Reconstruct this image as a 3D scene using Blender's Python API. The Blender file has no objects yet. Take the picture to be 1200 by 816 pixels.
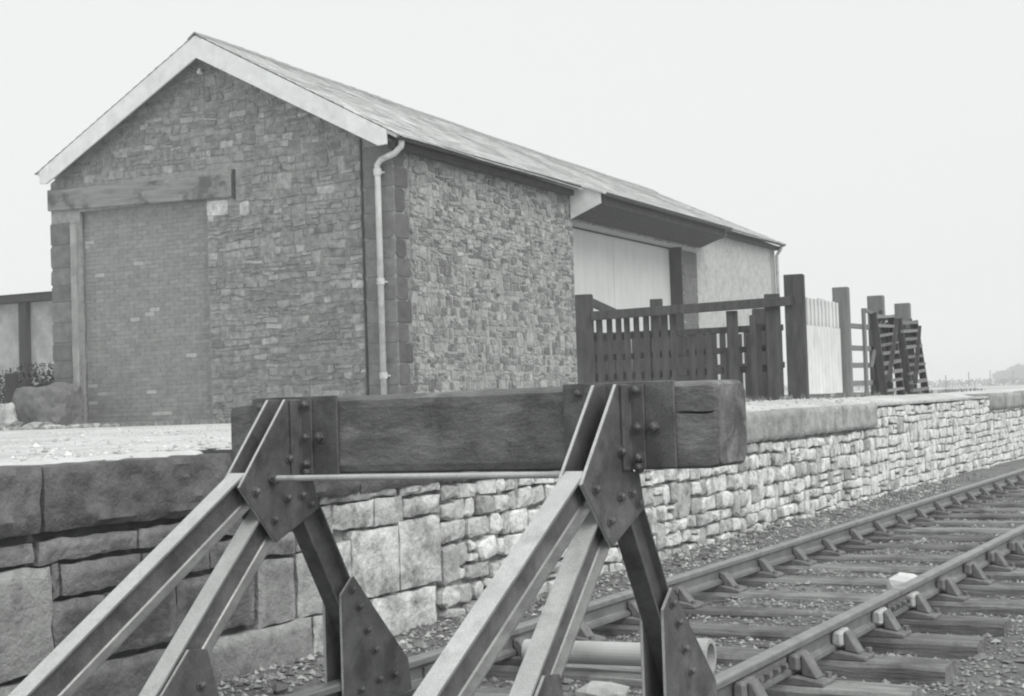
import bpy, bmesh, math, random
from math import sin, cos, radians, pi, sqrt, floor
from mathutils import Vector, Matrix, noise
R = random.Random(7)
SC = bpy.context.scene
COL = SC.collection

# ------------------------------------------------------------------ camera, sky, sun, exposure
CAM = Vector((3.0552, -4.8782, 1.1879))
YAW, PITCH, ROLL, FPX = 0.5117, 0.0359, 0.0329, 1706.7
fw = Vector((-sin(YAW)*cos(PITCH), cos(YAW)*cos(PITCH), sin(PITCH)))
r0 = Vector((cos(YAW), sin(YAW), 0)); u0 = r0.cross(fw)
rr = r0*cos(ROLL) - u0*sin(ROLL); uu = u0*cos(ROLL) + r0*sin(ROLL)
cd = bpy.data.cameras.new('camera'); cam = bpy.data.objects.new('camera', cd); COL.objects.link(cam)
m = Matrix((rr, uu, -fw)).transposed().to_4x4(); m.translation = CAM
cam.matrix_world = m
cd.sensor_width = 36; cd.lens = FPX*36/1200; cd.clip_start = .05; cd.clip_end = 5000
SC.camera = cam
SUN_EL, SUN_AZ = radians(46), radians(108)          # azimuth measured from +Y (along the track) towards +X
w = bpy.data.worlds.new('World'); SC.world = w; w.use_nodes = True
nt = w.node_tree; bg = nt.nodes['Background']
sky = nt.nodes.new('ShaderNodeTexSky'); sky.sky_type = 'NISHITA'; sky.sun_disc = False
sky.sun_elevation = SUN_EL; sky.sun_rotation = SUN_AZ
sky.air_density = 1.0; sky.dust_density = 4.0; sky.ozone_density = 1.0
hs = nt.nodes.new('ShaderNodeHueSaturation'); hs.inputs['Saturation'].default_value = 0.0
mx = nt.nodes.new('ShaderNodeMixRGB'); mx.inputs[0].default_value = .93
mx.inputs[2].default_value = (6.38, 6.52, 6.48, 1)      # even overcast cloud sheet
nt.links.new(sky.outputs[0], hs.inputs['Color']); nt.links.new(hs.outputs[0], mx.inputs[1])
nt.links.new(mx.outputs[0], bg.inputs['Color']); bg.inputs['Strength'].default_value = .1
sl = bpy.data.lights.new('sun', 'SUN'); sl.energy = 1.5; sl.angle = radians(38); sl.color = (1, .99, .97)
so = bpy.data.objects.new('sun', sl); COL.objects.link(so)
sd = Vector((sin(SUN_AZ)*cos(SUN_EL), cos(SUN_AZ)*cos(SUN_EL), sin(SUN_EL)))
so.rotation_euler = sd.to_track_quat('Z', 'Y').to_euler(); so.location = (20, 10, 30)
vs = SC.view_settings
vs.view_transform = 'Standard'; vs.look = 'None'; vs.exposure = .50; vs.gamma = 1; vs.use_curve_mapping = False
SC.cycles.filter_width = 2.1
SC.cycles.volume_bounces = 1

# ------------------------------------------------------------------ materials (monochrome print: near-neutral greys)
def V3(v): return (v*.985, v, v*.992, 1)
def mat(name, lo, hi, scale=6, rough=.85, bump=.3, bscale=40, bdist=.01, patch=None, stretch=None, metal=0, lime=None, spec=.3, detail=6, speck=0, rnd=0, pale=None):
    mt = bpy.data.materials.new(name); mt.use_nodes = True
    t = mt.node_tree; N = t.nodes; L = t.links; bs = N['Principled BSDF']
    bs.inputs['Roughness'].default_value = rough; bs.inputs['Metallic'].default_value = metal
    bs.inputs['Specular IOR Level'].default_value = spec
    geo = N.new('ShaderNodeNewGeometry'); mp = N.new('ShaderNodeMapping')
    L.new(geo.outputs['Position'], mp.inputs['Vector'])
    if stretch: mp.inputs['Scale'].default_value = stretch
    def noi(s, d=detail, dist=0.0, src=mp):
        n = N.new('ShaderNodeTexNoise'); n.inputs['Scale'].default_value = s; n.inputs['Detail'].default_value = d
        n.inputs['Roughness'].default_value = .62; n.inputs['Distortion'].default_value = dist
        L.new(src.outputs[0], n.inputs['Vector']); return n.outputs['Fac']
    def rng(v, a, b, c, d):
        n = N.new('ShaderNodeMapRange'); n.inputs[1].default_value = a; n.inputs[2].default_value = b
        n.inputs[3].default_value = c; n.inputs[4].default_value = d; L.new(v, n.inputs[0]); return n.outputs[0]
    def math_(op, a, b):
        n = N.new('ShaderNodeMath'); n.operation = op
        for i, x in enumerate((a, b)):
            if hasattr(x, 'links'): L.new(x, n.inputs[i])
            else: n.inputs[i].default_value = x
        return n.outputs[0]
    def mixf(f, a, b):
        n = N.new('ShaderNodeMix'); n.data_type = 'FLOAT'
        for i, x in zip((0, 2, 3), (f, a, b)):
            if hasattr(x, 'links'): L.new(x, n.inputs[i])
            else: n.inputs[i].default_value = x
        return n.outputs[0]
    val = rng(noi(scale), .3, .7, lo, hi)
    at = N.new('ShaderNodeAttribute'); at.attribute_name = 'tone'
    val = math_('MULTIPLY', val, at.outputs['Fac'])
    if lime is not None:      # lime wash / lichen: pale coat that breaks up in patches
        al = N.new('ShaderNodeAttribute'); al.attribute_name = 'lime'
        cover = math_('MULTIPLY', al.outputs['Fac'], rng(math_('ADD', math_('MULTIPLY', noi(lime[1], 8, .4, geo), .7), math_('MULTIPLY', noi(lime[1]*5, 5, 0, geo), .3)), .36, .56, .12, 1.0))
        val = mixf(cover, val, lime[0])
    if patch:                 # large stains: (scale, lo, hi, value)
        val = mixf(rng(noi(patch[0], 8, .3, geo), patch[1], patch[2], 0, patch[4] if len(patch) > 4 else 1), val, patch[3])
    if pale:                  # second, paler weathering (scale, lo, hi, value, amount)
        val = mixf(rng(noi(pale[0], 8, .6), pale[1], pale[2], 0, pale[4]), val, pale[3])
    if rnd:
        oi = N.new('ShaderNodeObjectInfo'); val = math_('MULTIPLY', val, rng(oi.outputs['Random'], 0, 1, 1-rnd, 1+rnd*.6))
    if speck:
        val = math_('MULTIPLY', val, rng(noi(260, 3, 0, geo), .3, .7, 1-speck, 1+speck))
    cm = N.new('ShaderNodeCombineColor')
    L.new(math_('MULTIPLY', val, .985), cm.inputs[0]); L.new(val, cm.inputs[1]); L.new(math_('MULTIPLY', val, .992), cm.inputs[2])
    L.new(cm.outputs[0], bs.inputs['Base Color'])
    L.new(rng(noi(scale*3), .3, .7, max(rough-.12, .05), min(rough+.12, 1)), bs.inputs['Roughness'])
    if bump:
        b = N.new('ShaderNodeBump'); b.inputs['Strength'].default_value = bump; b.inputs['Distance'].default_value = bdist
        L.new(noi(bscale, 8), b.inputs['Height']); L.new(b.outputs[0], bs.inputs['Normal'])
    return mt
M = dict(
 plate=mat('plate_steel', .10, .18, 9, .6, .45, 70, .004, metal=.45, spec=.4, patch=(6, .5, .68, .06, .8), pale=(4.5, .52, .72, .26, .6), speck=.35),
 rake=mat('weathered_highlight_steel', .46, .62, 5, .55, .4, 90, .003, metal=.3, spec=.5, patch=(5, .54, .7, .30, .6), speck=.25),  # pale tone includes the sky highlight on raker tops and plate edges
 rail=mat('track_rail_steel', .26, .40, 7, .48, .25, 120, .002, metal=.7, spec=.5, speck=.2),
 iron=mat('cast_iron', .12, .22, 14, .75, .4, 80, .004, speck=.2),
 beam=mat('buffer_timber', .11, .20, 4, .92, .8, 18, .014, patch=(3.1, .5, .66, .07, .8), stretch=(.8, 2, 2), pale=(3.4, .49, .66, .30, .7), speck=.35),
 sleeper=mat('sleeper_timber', .17, .36, 5, .92, 1, 18, .02, patch=(3.2, .46, .68, .10, .85), stretch=(.3, 3.5, 3.5), pale=(2.2, .58, .75, .45, .5), rnd=.35, speck=.3),
 key=mat('oak_key', .34, .56, 22, .9, .8, 60, .008, speck=.3),
 stone=mat('wall_stone', .13, .235, 7, .95, .9, 26, .02, lime=(.84, 5.5), speck=.25),
 ashlar=mat('coping_stone', .105, .20, 9, .95, 1, 30, .02, patch=(2.6, .5, .75, .26, .6), lime=(.82, 4.5), speck=.25),
 shedstone=mat('shed_stone', .17, .40, 9, .95, 1, 38, .014, patch=(.8, .48, .7, .17, .6), pale=(3.2, .56, .74, .5, .55), speck=.3),
 quoin=mat('shed_quoin', .16, .27, 6, .95, .7, 25, .015, speck=.2),
 mortar=mat('old_mortar', .22, .36, 9, .95, .6, 60, .01),
 smortar=mat('side_mortar', .25, .46, 12, .95, .7, 30, .012, patch=(1.1, .5, .7, .28, .6)),
 dmortar=mat('platform_mortar', .10, .2, 6, .95, .8, 40, .015, lime=(.5, 5.5)),
 brick=mat('infill_brick', .225, .31, 8, .92, .4, 70, .004, speck=.15),
 bmortar=mat('infill_mortar', .24, .33, 8, .95, .4, 70, .004),
 render=mat('limewash_render', .34, .50, 7, .95, .8, 14, .02, patch=(3.2, .5, .7, .27, .6), speck=.3),
 slate=mat('roof_slate', .50, .66, 2.5, .6, .3, 40, .004, stretch=(1, 1, 1), spec=.5),
 ridge=mat('ridge_tile', .22, .32, 5, .8, .3, 40, .004),
 white=mat('white_paint', .66, .82, 5, .75, .3, 30, .004, patch=(1.7, .56, .74, .45, .55), speck=.12),
 gutter=mat('gutter_iron', .04, .075, 6, .6, .2, 40, .003),
 pipew=mat('pipe_paint', .48, .66, 5, .7, .3, 40, .003, patch=(3, .5, .68, .24, .7), speck=.2),
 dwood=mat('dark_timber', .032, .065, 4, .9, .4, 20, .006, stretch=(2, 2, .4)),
 lintel=mat('lintel_timber', .18, .33, 4, .9, .7, 18, .014, stretch=(.35, 3, 3), patch=(2.1, .5, .6, .10, .85), speck=.2),
 jamb=mat('jamb_timber', .28, .42, 5, .9, .4, 20, .006, stretch=(3, 3, .4), patch=(2.2, .5, .66, .2, .7)),
 door=mat('door_paint', .50, .57, 1.6, .8, .15, 25, .003),
 fence=mat('fence_timber', .045, .095, 5, .9, .5, 20, .006, stretch=(3, 3, .5), speck=.2),
 fence2=mat('grey_fence_timber', .16, .24, 5, .9, .5, 20, .006, stretch=(3, 3, .5), speck=.2),
 gate=mat('gate_paint', .62, .74, 3, .8, .2, 25, .003, patch=(2.5, .58, .75, .5, .6)),
 gatelat=mat('gate_lath', .38, .5, 4, .9, .3, 25, .004, stretch=(3, 3, .5)),
 ash=mat('yard_surface', .50, .68, 2.3, .95, .8, 24, .02, patch=(.55, .5, .7, .36, .6), speck=.3),
 ballast=mat('ballast_ground', .15, .34, 7, .97, 1, 46, .05, patch=(2.2, .48, .68, .13, .7), pale=(5, .52, .7, .42, .5), speck=.5),
 grit=mat('yard_grit', .45, .68, 6, .95, .4, 60, .01, speck=.2), panel=mat('store_panel', .3, .46, 3, .95, .4, 12, .01, patch=(1.2, .5, .66, .24, .7)),
 pebble=mat('ballast_stone', .22, .36, 8, .95, .5, 60, .01, speck=.2),
 grass=mat('grass_blade', .16, .28, 2, .9, 0),
 pipe=mat('stoneware_pipe', .40, .52, 4, .6, .2, 50, .003, patch=(5, .52, .7, .3, .7)),
 pale=mat('pale_stone', .6, .75, 8, .9, .6, 40, .01),
 leaf=mat('leaf', .035, .075, 4, .85, 0), bark=mat('bark', .08, .15, 8, .95, .5, 30, .01),
 field=mat('field_grass', .26, .36, .05, .97, .5, 3, .05, patch=(.02, .5, .6, .22)),
)

# ------------------------------------------------------------------ helpers
class MB:
    """collects faces of ONE mesh"""
    def __init__(s): s.v = []; s.f = []; s.t = []; s.l = []; s.tone = 1.0; s.lime = 0.0
    def add(s, vs, fs):
        b = len(s.v); s.v += [tuple(x) for x in vs]; s.f += [tuple(b+i for i in f) for f in fs]
        s.t += [s.tone]*len(vs); s.l += [s.lime]*len(vs); return s
    def box(s, x0, x1, y0, y1, z0, z1):
        return s.add([(x0,y0,z0),(x1,y0,z0),(x1,y1,z0),(x0,y1,z0),(x0,y0,z1),(x1,y0,z1),(x1,y1,z1),(x0,y1,z1)],
            [(0,3,2,1),(4,5,6,7),(0,1,5,4),(1,2,6,5),(2,3,7,6),(3,0,4,7)])
    def bar(s, p, q, w, h, up=(0,0,1)):
        p = Vector(p); q = Vector(q); d = (q-p).normalized(); a = d.cross(Vector(up)).normalized(); b = a.cross(d)
        vs = [o + a*i*w/2 + b*j*h/2 for o in (p, q) for i, j in ((-1,-1),(1,-1),(1,1),(-1,1))]
        return s.add(vs, [(3,2,1,0),(4,5,6,7),(0,1,5,4),(1,2,6,5),(2,3,7,6),(3,0,4,7)])
    def prism(s, poly, f0, f1):
        """poly: list of 2D points; f0/f1 map a 2D point to 3D on either end"""
        n = len(poly); vs = [f0(*p) for p in poly] + [f1(*p) for p in poly]
        fs = [tuple(range(n-1, -1, -1)), tuple(range(n, 2*n))] + [(i, (i+1) % n, n+(i+1) % n, n+i) for i in range(n)]
        return s.add(vs, fs)
    def cyl(s, p, q, r, n=12, r2=None, cap=True):
        p = Vector(p); q = Vector(q); d = (q-p).normalized(); a = d.orthogonal().normalized(); b = d.cross(a)
        r2 = r if r2 is None else r2
        vs = [p + (a*cos(2*pi*i/n)+b*sin(2*pi*i/n))*r for i in range(n)] + [q + (a*cos(2*pi*i/n)+b*sin(2*pi*i/n))*r2 for i in range(n)]
        fs = [(i, (i+1) % n, n+(i+1) % n, n+i) for i in range(n)]
        if cap: fs += [tuple(range(n-1, -1, -1)), tuple(range(n, 2*n))]
        return s.add(vs, fs)
    def tube(s, pts, r, n=10):
        pts = [Vector(p) for p in pts]; rings = []
        a = None
        for i, p in enumerate(pts):
            d = (pts[min(i+1, len(pts)-1)] - pts[max(i-1, 0)]).normalized()
            a = d.orthogonal().normalized() if a is None else (a - d*a.dot(d)).normalized()
            b = d.cross(a); rings += [p + (a*cos(2*pi*k/n)+b*sin(2*pi*k/n))*r for k in range(n)]
        fs = [(i*n+k, i*n+(k+1) % n, (i+1)*n+(k+1) % n, (i+1)*n+k) for i in range(len(pts)-1) for k in range(n)]
        fs += [tuple(range(n-1, -1, -1)), tuple(range((len(pts)-1)*n, len(pts)*n))]
        return s.add(rings, fs)
    def build(s, name, mt, parent=None, bevel=0, smooth=False, seg=1):
        me = bpy.data.meshes.new(name); me.from_pydata(s.v, [], s.f)
        for nm, arr in (('tone', s.t), ('lime', s.l)):
            a = me.attributes.new(nm, 'FLOAT', 'POINT'); a.data.foreach_set('value', arr)
        bm = bmesh.new(); bm.from_mesh(me)
        bmesh.ops.recalc_face_normals(bm, faces=bm.faces)
        if bevel:
            ed = [e for e in bm.edges if len(e.link_faces) == 2 and e.calc_face_angle(0) > .5]
            bmesh.ops.bevel(bm, geom=ed, offset=bevel, segments=seg, affect='EDGES', clamp_overlap=True)
        bm.to_mesh(me); bm.free()
        if smooth:
            me.polygons.foreach_set('use_smooth', [True]*len(me.polygons))
            if smooth == 'auto': me.set_sharp_from_angle(angle=.7)
        me.materials.append(M[mt] if isinstance(mt, str) else mt)
        o = bpy.data.objects.new(name, me); COL.objects.link(o)
        if parent: o.parent = parent
        return o
def tag(o, label, cat, group=None):
    o['label'] = label; o['category'] = cat
    if group: o['group'] = group
    return o
def thing(name, label, cat, group=None, loc=(0,0,0), rz=0):
    o = bpy.data.objects.new(name, None); COL.objects.link(o); o.location = loc; o.rotation_euler = (0,0,rz)
    o.empty_display_size = .2
    return tag(o, label, cat, group)
def kind(o, k): o['kind'] = k; return o
def copy_tree(o, parent=None, off=(0,0,0)):
    c = o.copy(); COL.objects.link(c); c.parent = parent
    if parent is None: c.location = Vector(o.location) + Vector(off)
    for ch in list(o.children): copy_tree(ch, c)
    return c
def nz(x, y, z=0.0): return noise.noise(Vector((x, y, z)))
def sm(t): t = max(0, min(1, t)); return t*t*(3-2*t)
ORD = 'first second third fourth fifth sixth seventh eighth ninth tenth eleventh twelfth thirteenth fourteenth fifteenth sixteenth seventeenth eighteenth nineteenth twentieth'.split()
TENS = {2: 'twenty', 3: 'thirty', 4: 'forty', 5: 'fifty'}
TTH = {2: 'twentieth', 3: 'thirtieth', 4: 'fortieth', 5: 'fiftieth'}
def ordinal(n):
    if n <= 20: return ORD[n-1]
    return TTH[n//10] if n % 10 == 0 else TENS[n//10] + '-' + ORD[n % 10-1]

def rubble_stone(mb, f, s0, s1, t0, t1, d, j, g, warp=None, flat=False):
    """irregular squared stone in cell s0..s1 x t0..t1; f maps (s,t,depth)->xyz; d proud depth, j jitter, g joint"""
    s0 += g/2; s1 -= g/2; t0 += g/2; t1 -= g/2
    ws, hs = s1-s0, t1-t0
    c = min(ws, hs)*(R.uniform(.06, .24) if flat else R.uniform(.14, .34))
    J = lambda: R.uniform(-j, j)
    P = [(s0+c*R.uniform(.4,1.2), t0+J()), (s1-c*R.uniform(.4,1.2), t0+J()), (s1+J(), t0+c*R.uniform(.4,1.2)), (s1+J(), t1-c*R.uniform(.4,1.2)),
         (s1-c*R.uniform(.4,1.2), t1+J()), (s0+c*R.uniform(.4,1.2), t1+J()), (s0+J(), t1-c*R.uniform(.4,1.2)), (s0+J(), t0+c*R.uniform(.4,1.2))]
    if warp: P = [(s, t+warp(s, t)) for s, t in P]
    cs = sum(p[0] for p in P)/8; ct = sum(p[1] for p in P)/8
    ins = min(ws, hs)*(.05 if flat else .16)
    def inset(p, k):
        v = Vector((p[0]-cs, p[1]-ct)); l = v.length
        return (cs + v.x*(1-k/max(l, k*1.5)), ct + v.y*(1-k/max(l, k*1.5)))
    vs = [f(s, t, -.03) for s, t in P] + [f(s, t, d*(.5 if flat else .55)) for s, t in P]
    vs += [f(*inset(p, ins), d*R.uniform(.85, 1.15)) for p in P] + [f(cs, ct, d*(R.uniform(.9, 1.1) if flat else R.uniform(1.05, 1.35)))]
    fs = [(i, (i+1) % 8, 8+(i+1) % 8, 8+i) for i in range(8)] + [(8+i, 8+(i+1) % 8, 16+(i+1) % 8, 16+i) for i in range(8)] + [(16+i, 16+(i+1) % 8, 24) for i in range(8)]
    return mb.add(vs, fs)
def ashlar(mb, f, s0, s1, t0, t1, d, g=.02, rough=.018, back=-.05, cell=.055, seed=0.0, rnd=.013, rim=0.0):
    """large rock-faced block: gridded face with worn edges"""
    s0 += g/2; s1 -= g/2; t0 += g/2; t1 -= g/2
    n = max(4, min(44, int((s1-s0)/cell))); k = max(4, min(14, int((t1-t0)/cell)))
    cj = [(R.uniform(-.4,.4)*g, R.uniform(-.4,.4)*g) for _ in range(4)]
    def pos(i, jx):
        a = i/n; b = jx/k
        s = s0 + (s1-s0)*a; t = t0 + (t1-t0)*b
        q = [(1-a)*(1-b), a*(1-b), a*b, (1-a)*b]
        s += sum(w_*c_[0] for w_, c_ in zip(q, cj)); t += sum(w_*c_[1] for w_, c_ in zip(q, cj))
        e = min(min(s-s0, s1-s), min(t-t0, t1-t)); e = max(e, 0)
        dep = d*(.72 + .28*sm(e/rnd)) + rough*(.8*nz(s*7+seed, t*9, seed) + .6*nz(s*19, t*21+seed, seed) + .35*nz(s*43, t*47+seed, seed))*sm(e/rnd*.8+.2)
        if i in (0, n): s += .016*nz(t*14, seed, s0)
        if jx in (0, k): t += .012*nz(s*11, seed, t0)
        return s, t, dep
    vs = []; fs = []
    for jx in range(k+1):
        for i in range(n+1): vs.append(f(*pos(i, jx)))
    W_ = n+1
    for jx in range(k):
        for i in range(n): fs.append((jx*W_+i, jx*W_+i+1, (jx+1)*W_+i+1, (jx+1)*W_+i))
    ring = [i for i in range(n+1)] + [j*W_+n for j in range(1, k+1)] + [k*W_+i for i in range(n-1, -1, -1)] + [j*W_ for j in range(k-1, 0, -1)]
    rp = [(i, 0) for i in range(n+1)] + [(n, j) for j in range(1, k+1)] + [(i, k) for i in range(n-1, -1, -1)] + [(0, j) for j in range(k-1, 0, -1)]
    b = len(vs); 
    for i, j in rp:
        p = pos(i, j); vs.append(f(p[0], p[1], back))
    L_ = len(ring)
    for i in range(L_): fs.append((ring[i], b+i, b+(i+1) % L_, ring[(i+1) % L_]))
    b0 = len(mb.v); mb.add(vs, fs)
    if rim:
        for jx in range(k+1):
            for i in range(n+1):
                if min(i, n-i, jx, k-jx) <= 1: mb.l[b0+jx*W_+i] = min(1, mb.lime + rim*(.5+.9*abs(nz(i*.37+seed, jx*.41, 2))))
    return mb

def rubble_courses(s0, s1, t0, t1, hmin, hmax, wmin, wmax, split=.15):
    """cells of a rough-coursed rubble wall; some cells hold two thin stones, some stones rise through two courses"""
    rows = []; t = t0
    while t < t1-.02:
        h = R.uniform(hmin, hmax)
        if t1-t-h < hmin*.7: h = t1-t
        rows.append((t, t+h)); t += h
    cells = []; taken = []
    for k, (a, b) in enumerate(rows):
        s = s0
        blocked = sorted(x for x in taken if x[2] == k)
        while s < s1-.02:
            blk = next((x for x in blocked if x[0]-.01 <= s < x[1]-.005), None)
            if blk: s = blk[1]; continue
            nxt = min([x[0] for x in blocked if x[0] > s+.005] + [s1])
            wd = R.uniform(wmin, wmax)*(.75 + .5*R.random())
            if nxt-s-wd < wmin*.6: wd = nxt-s
            e = s+wd
            r_ = R.random()
            if r_ < .09 and k+1 < len(rows) and rows[k+1][1]-a < hmax*2.1 and wd > wmin:
                cells.append((s, e, a, rows[k+1][1])); taken.append((s, e, k+1))
            elif r_ < .09+split and b-a > hmin*1.25:
                mid = a + (b-a)*R.uniform(.4, .6); cells.append((s, e, a, mid)); cells.append((s, e, mid, b))
            else: cells.append((s, e, a, b))
            s = e
    return cells

# ------------------------------------------------------------------ ground
XW = -2.0                                   # face of the platform wall
def zplat(x, y):
    return .958 + .022*sm((x+3.2)/1.0) + .010*nz(x*2.3, y*2.3) + .11*sm((y-5)/6)*sm((-2.0-x)/.8)*(1-sm((-x-5.5)/4)) + .012*nz(x*.5, y*.5) - .3*sm((sqrt(x*x+y*y)-150)/300) - .06*sm((x+2.2+.05*nz(y*1.9, 3.3))/.1)*(1-sm((y-13)/.3))
def sheet(name, xs, ys, zf, mt):
    mb = MB(); W_ = len(xs)
    mb.add([(x, y, zf(x, y)) for y in ys for x in xs], [(j*W_+i, j*W_+i+1, (j+1)*W_+i+1, (j+1)*W_+i) for j in range(len(ys)-1) for i in range(W_-1)])
    return mb.build(name, mt, smooth=True)
def spaced(stops):
    out = []
    for (a, b, n) in stops: out += [a + (b-a)*i/n for i in range(n)]
    return out + [stops[-1][1]]
def zbal(x, y):
    base = -.265 + .035*nz(x*1.3, y*1.3) + .015*nz(x*4, y*4)
    if abs(x) < .62: base += .03 + .008*sm((y-2.2)/2) + .022*nz(x*2.1, y*2.7, 4)
    if abs(x) > .9 and y > 5: base += .012*sm((y-5)/3)*(1-sm((x-1.4)/.3))
    if x < -1.2: base += .07*sm((-1.2-x)/.7)
    if x > 1.3: base -= .05*sm((x-1.3)/.5)
    return base
kind(sheet('ground', spaced([(-600,-40,6),(-40,-2.4,4),(-2.4,4.5,90),(4.5,40,8),(40,600,8)]), spaced([(-60,-3,6),(-3,20,290),(20,60,40),(60,700,12)]),
      lambda x, y: zbal(x, y) if -2.4 <= x <= 6 and y < 60 else (-.3 if abs(x) < 40 and y < 80 else -.3), 'ballast'), 'structure')
kind(sheet('platform_yard', spaced([(-600,-60,6),(-60,-12,16),(-12,-3.4,30),(-3.4,-2.4,8),(-2.4,-2.03,14)]), spaced([(-40,-2,10),(-2,4,60),(4,24,90),(24,60,12),(60,700,12)]), zplat, 'ash'), 'structure')
kind(sheet('field', spaced([(-590,-6,14)]), spaced([(62,110,6),(110,690,12)]), lambda x, y: 1.0-.06*sm((y-62)/60)+.02*nz(x*.1, y*.1)-.25*sm((2-x)/20)*0, 'field'), 'structure')

# ------------------------------------------------------------------ platform wall
fW = lambda s, t, d: (XW+d, s, t)
pw = thing('platform_wall', 'long stone platform wall, dark blocks near the buffer stop, limewashed rubble beyond', 'wall', loc=(XW, 0, 0))
pw_loc = Vector((XW, 0, 0))
fWl = lambda s, t, d: (d, s, t)
core = MB(); core.lime = .0
core.box(-.5, -.035, -3, 1.75, -.4, .9); core.lime = .75; core.box(-.5, -.034, 1.75, 62, -.4, .915)
core.build('mortar_core', 'dmortar', pw)
blocks = [ # s0,s1,t0,t1,tone,lime
 (-1.3,-.29,.53,.64,1.1,.1), (-.28,.345,.525,.635,1.0,.05), (.345,.80,.525,.645,.95,0), (.80,1.32,.53,.65,.85,0), (1.32,1.79,.53,.655,.9,.1),
 (-.95,-.20,.045,.53,1.75,.15), (-.20,-.15,.36,.525,.8,0), (-.15,.365,.365,.52,.85,.0), (.365,.86,.37,.52,.8,0), (.86,1.20,.37,.52,.75,0), (1.20,1.56,.385,.52,.9,.15), (1.56,1.79,.39,.52,1,.3),
 (-.20,.13,.05,.355,.8,.0), (.13,.60,.05,.36,.75,0), (.60,1.21,.05,.365,.7,0), (1.21,1.545,.02,.38,1.15,.2), (1.56,1.88,.02,.39,1.2,.42),
 (-1.3,-.20,-.3,.035,1.2,.1), (-.20,.72,-.3,.04,1.1,.05), (.72,1.69,-.3,.03,1.25,.22), (1.69,2.26,-.3,.015,1.1,.5),
 (1.79,2.58,.63,.70,1.0,.5), (2.58,3.06,.62,.70,1.1,.7), (1.79,1.90,.40,.62,1,.4), (1.90,2.32,.465,.625,1.1,.75), (2.32,2.63,.455,.625,1.05,.6), (2.63,3.06,.485,.615,1.15,.7),
 (1.88,2.08,.03,.40,1.2,.65), (2.08,2.58,.045,.455,1.2,.9), (2.58,3.06,.04,.48,1.2,.8), (2.26,2.98,-.3,.035,1.1,.85)]
for i, (a, b, c, d, tn, lm) in enumerate(blocks):
    mb = MB(); mb.tone = tn*.95; mb.lime = lm
    ashlar(mb, fWl, a, b, c, d, .035+.012*R.random(), g=.018, rough=.016, seed=i*3.1, cell=.03, rim=.22)
    mb.build('block', 'ashlar', pw, smooth='auto')
cop = [-1.35,-.265,1.02,2.15,3.3,4.45,5.6,6.7,7.75,8.82,10.35,11.85,13.32]
for i in range(len(cop)-1):
    mb = MB(); mb.tone = [1.1,.85,.8,.9][i] if i < 4 else R.uniform(1.3, 1.9); mb.lime = 0 if i < 4 else R.uniform(.12, .4)
    top = .972 + .003*i
    t0 = .655 + .004*i
    ashlar(mb, fWl, cop[i], cop[i+1], t0, top, .07+.01*R.random(), g=.018, rough=.034 if i < 3 else .01, back=-.42, seed=i*7.7, cell=.03, rnd=.02)
    mb.build('coping_stone', 'ashlar', pw, smooth='auto')
y = 20.4; i = 0
while y < 60:
    l = R.uniform(1.3, 1.9); mb = MB(); mb.tone = R.uniform(1.3, 1.7); mb.lime = R.uniform(.1, .3)
    ashlar(mb, fWl, y, y+l, .74, 1.05, .05, g=.03, rough=.012, back=-.42, seed=y, cell=.2)
    mb.build('coping_stone', 'ashlar', pw, smooth=True); y += l
mb = MB(); mb.tone = 1.9; mb.lime = .5; mb.box(-.5, .035, 13.36, 20.36, .955, .995); mb.build('slab_edge', 'ashlar', pw, bevel=.01)
def warpW(s, t): return .026*nz(s*1.8, t*2.4) + .018*nz(s*5, t*5)
cells = rubble_courses(3.07, 14.0, -.3, .67, .10, .20, .11, .30, .07)
cells += rubble_courses(14.0, 34.0, -.3, .95, .09, .17, .16, .38)
cells += rubble_courses(13.34, 14.0, .68, .95, .09, .14, .14, .3)
cells.sort(key=lambda c: (c[0]+9)**2/((c[1]-c[0])*(c[3]-c[2])+.01))
rest = MB()
for i, (a, b, c, d) in enumerate(cells):
    mb = MB() if i < 265 else rest
    mb.tone = R.uniform(.75, 1.45); mb.lime = min(1, (.6 if a > 12.5 and R.random() < .8 else 0) + R.choice((R.uniform(.35,.7), R.uniform(.8,1), R.uniform(.85,1)))*(1+.02*(a-3)))
    rubble_stone(mb, fWl, a, b, c, d, R.uniform(.012, .05)*(1 if a < 11 else .55), .014, R.uniform(.012, .028), warpW)
    if i < 265: mb.build('stone', 'stone', pw, smooth=False)
kind(rest.build('far_stone', 'stone', pw), 'stuff')

# ------------------------------------------------------------------ goods shed (local axes: U right, V along, Z absolute)
BX, BY, BR = -9.8789, 14.4579, .0438
WD, LN, ZE, ZR, ZG = 7.34, 21.0, 5.42, 7.42, .80
shed = thing('goods_shed', 'long stone railway goods shed with white bargeboards and a canopy over its side door', 'shed', loc=(BX, BY, 0), rz=BR)
fG = lambda s, t, d: (s, -d, t)
fS = lambda s, t, d: (d, s, t)
def roofz(u): return ZE + (ZR-ZE)*(1-abs(u+WD/2)/(WD/2))
T = .55
DL, DR, DT = -6.62, -3.75, 4.84           # bricked cart door
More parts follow.
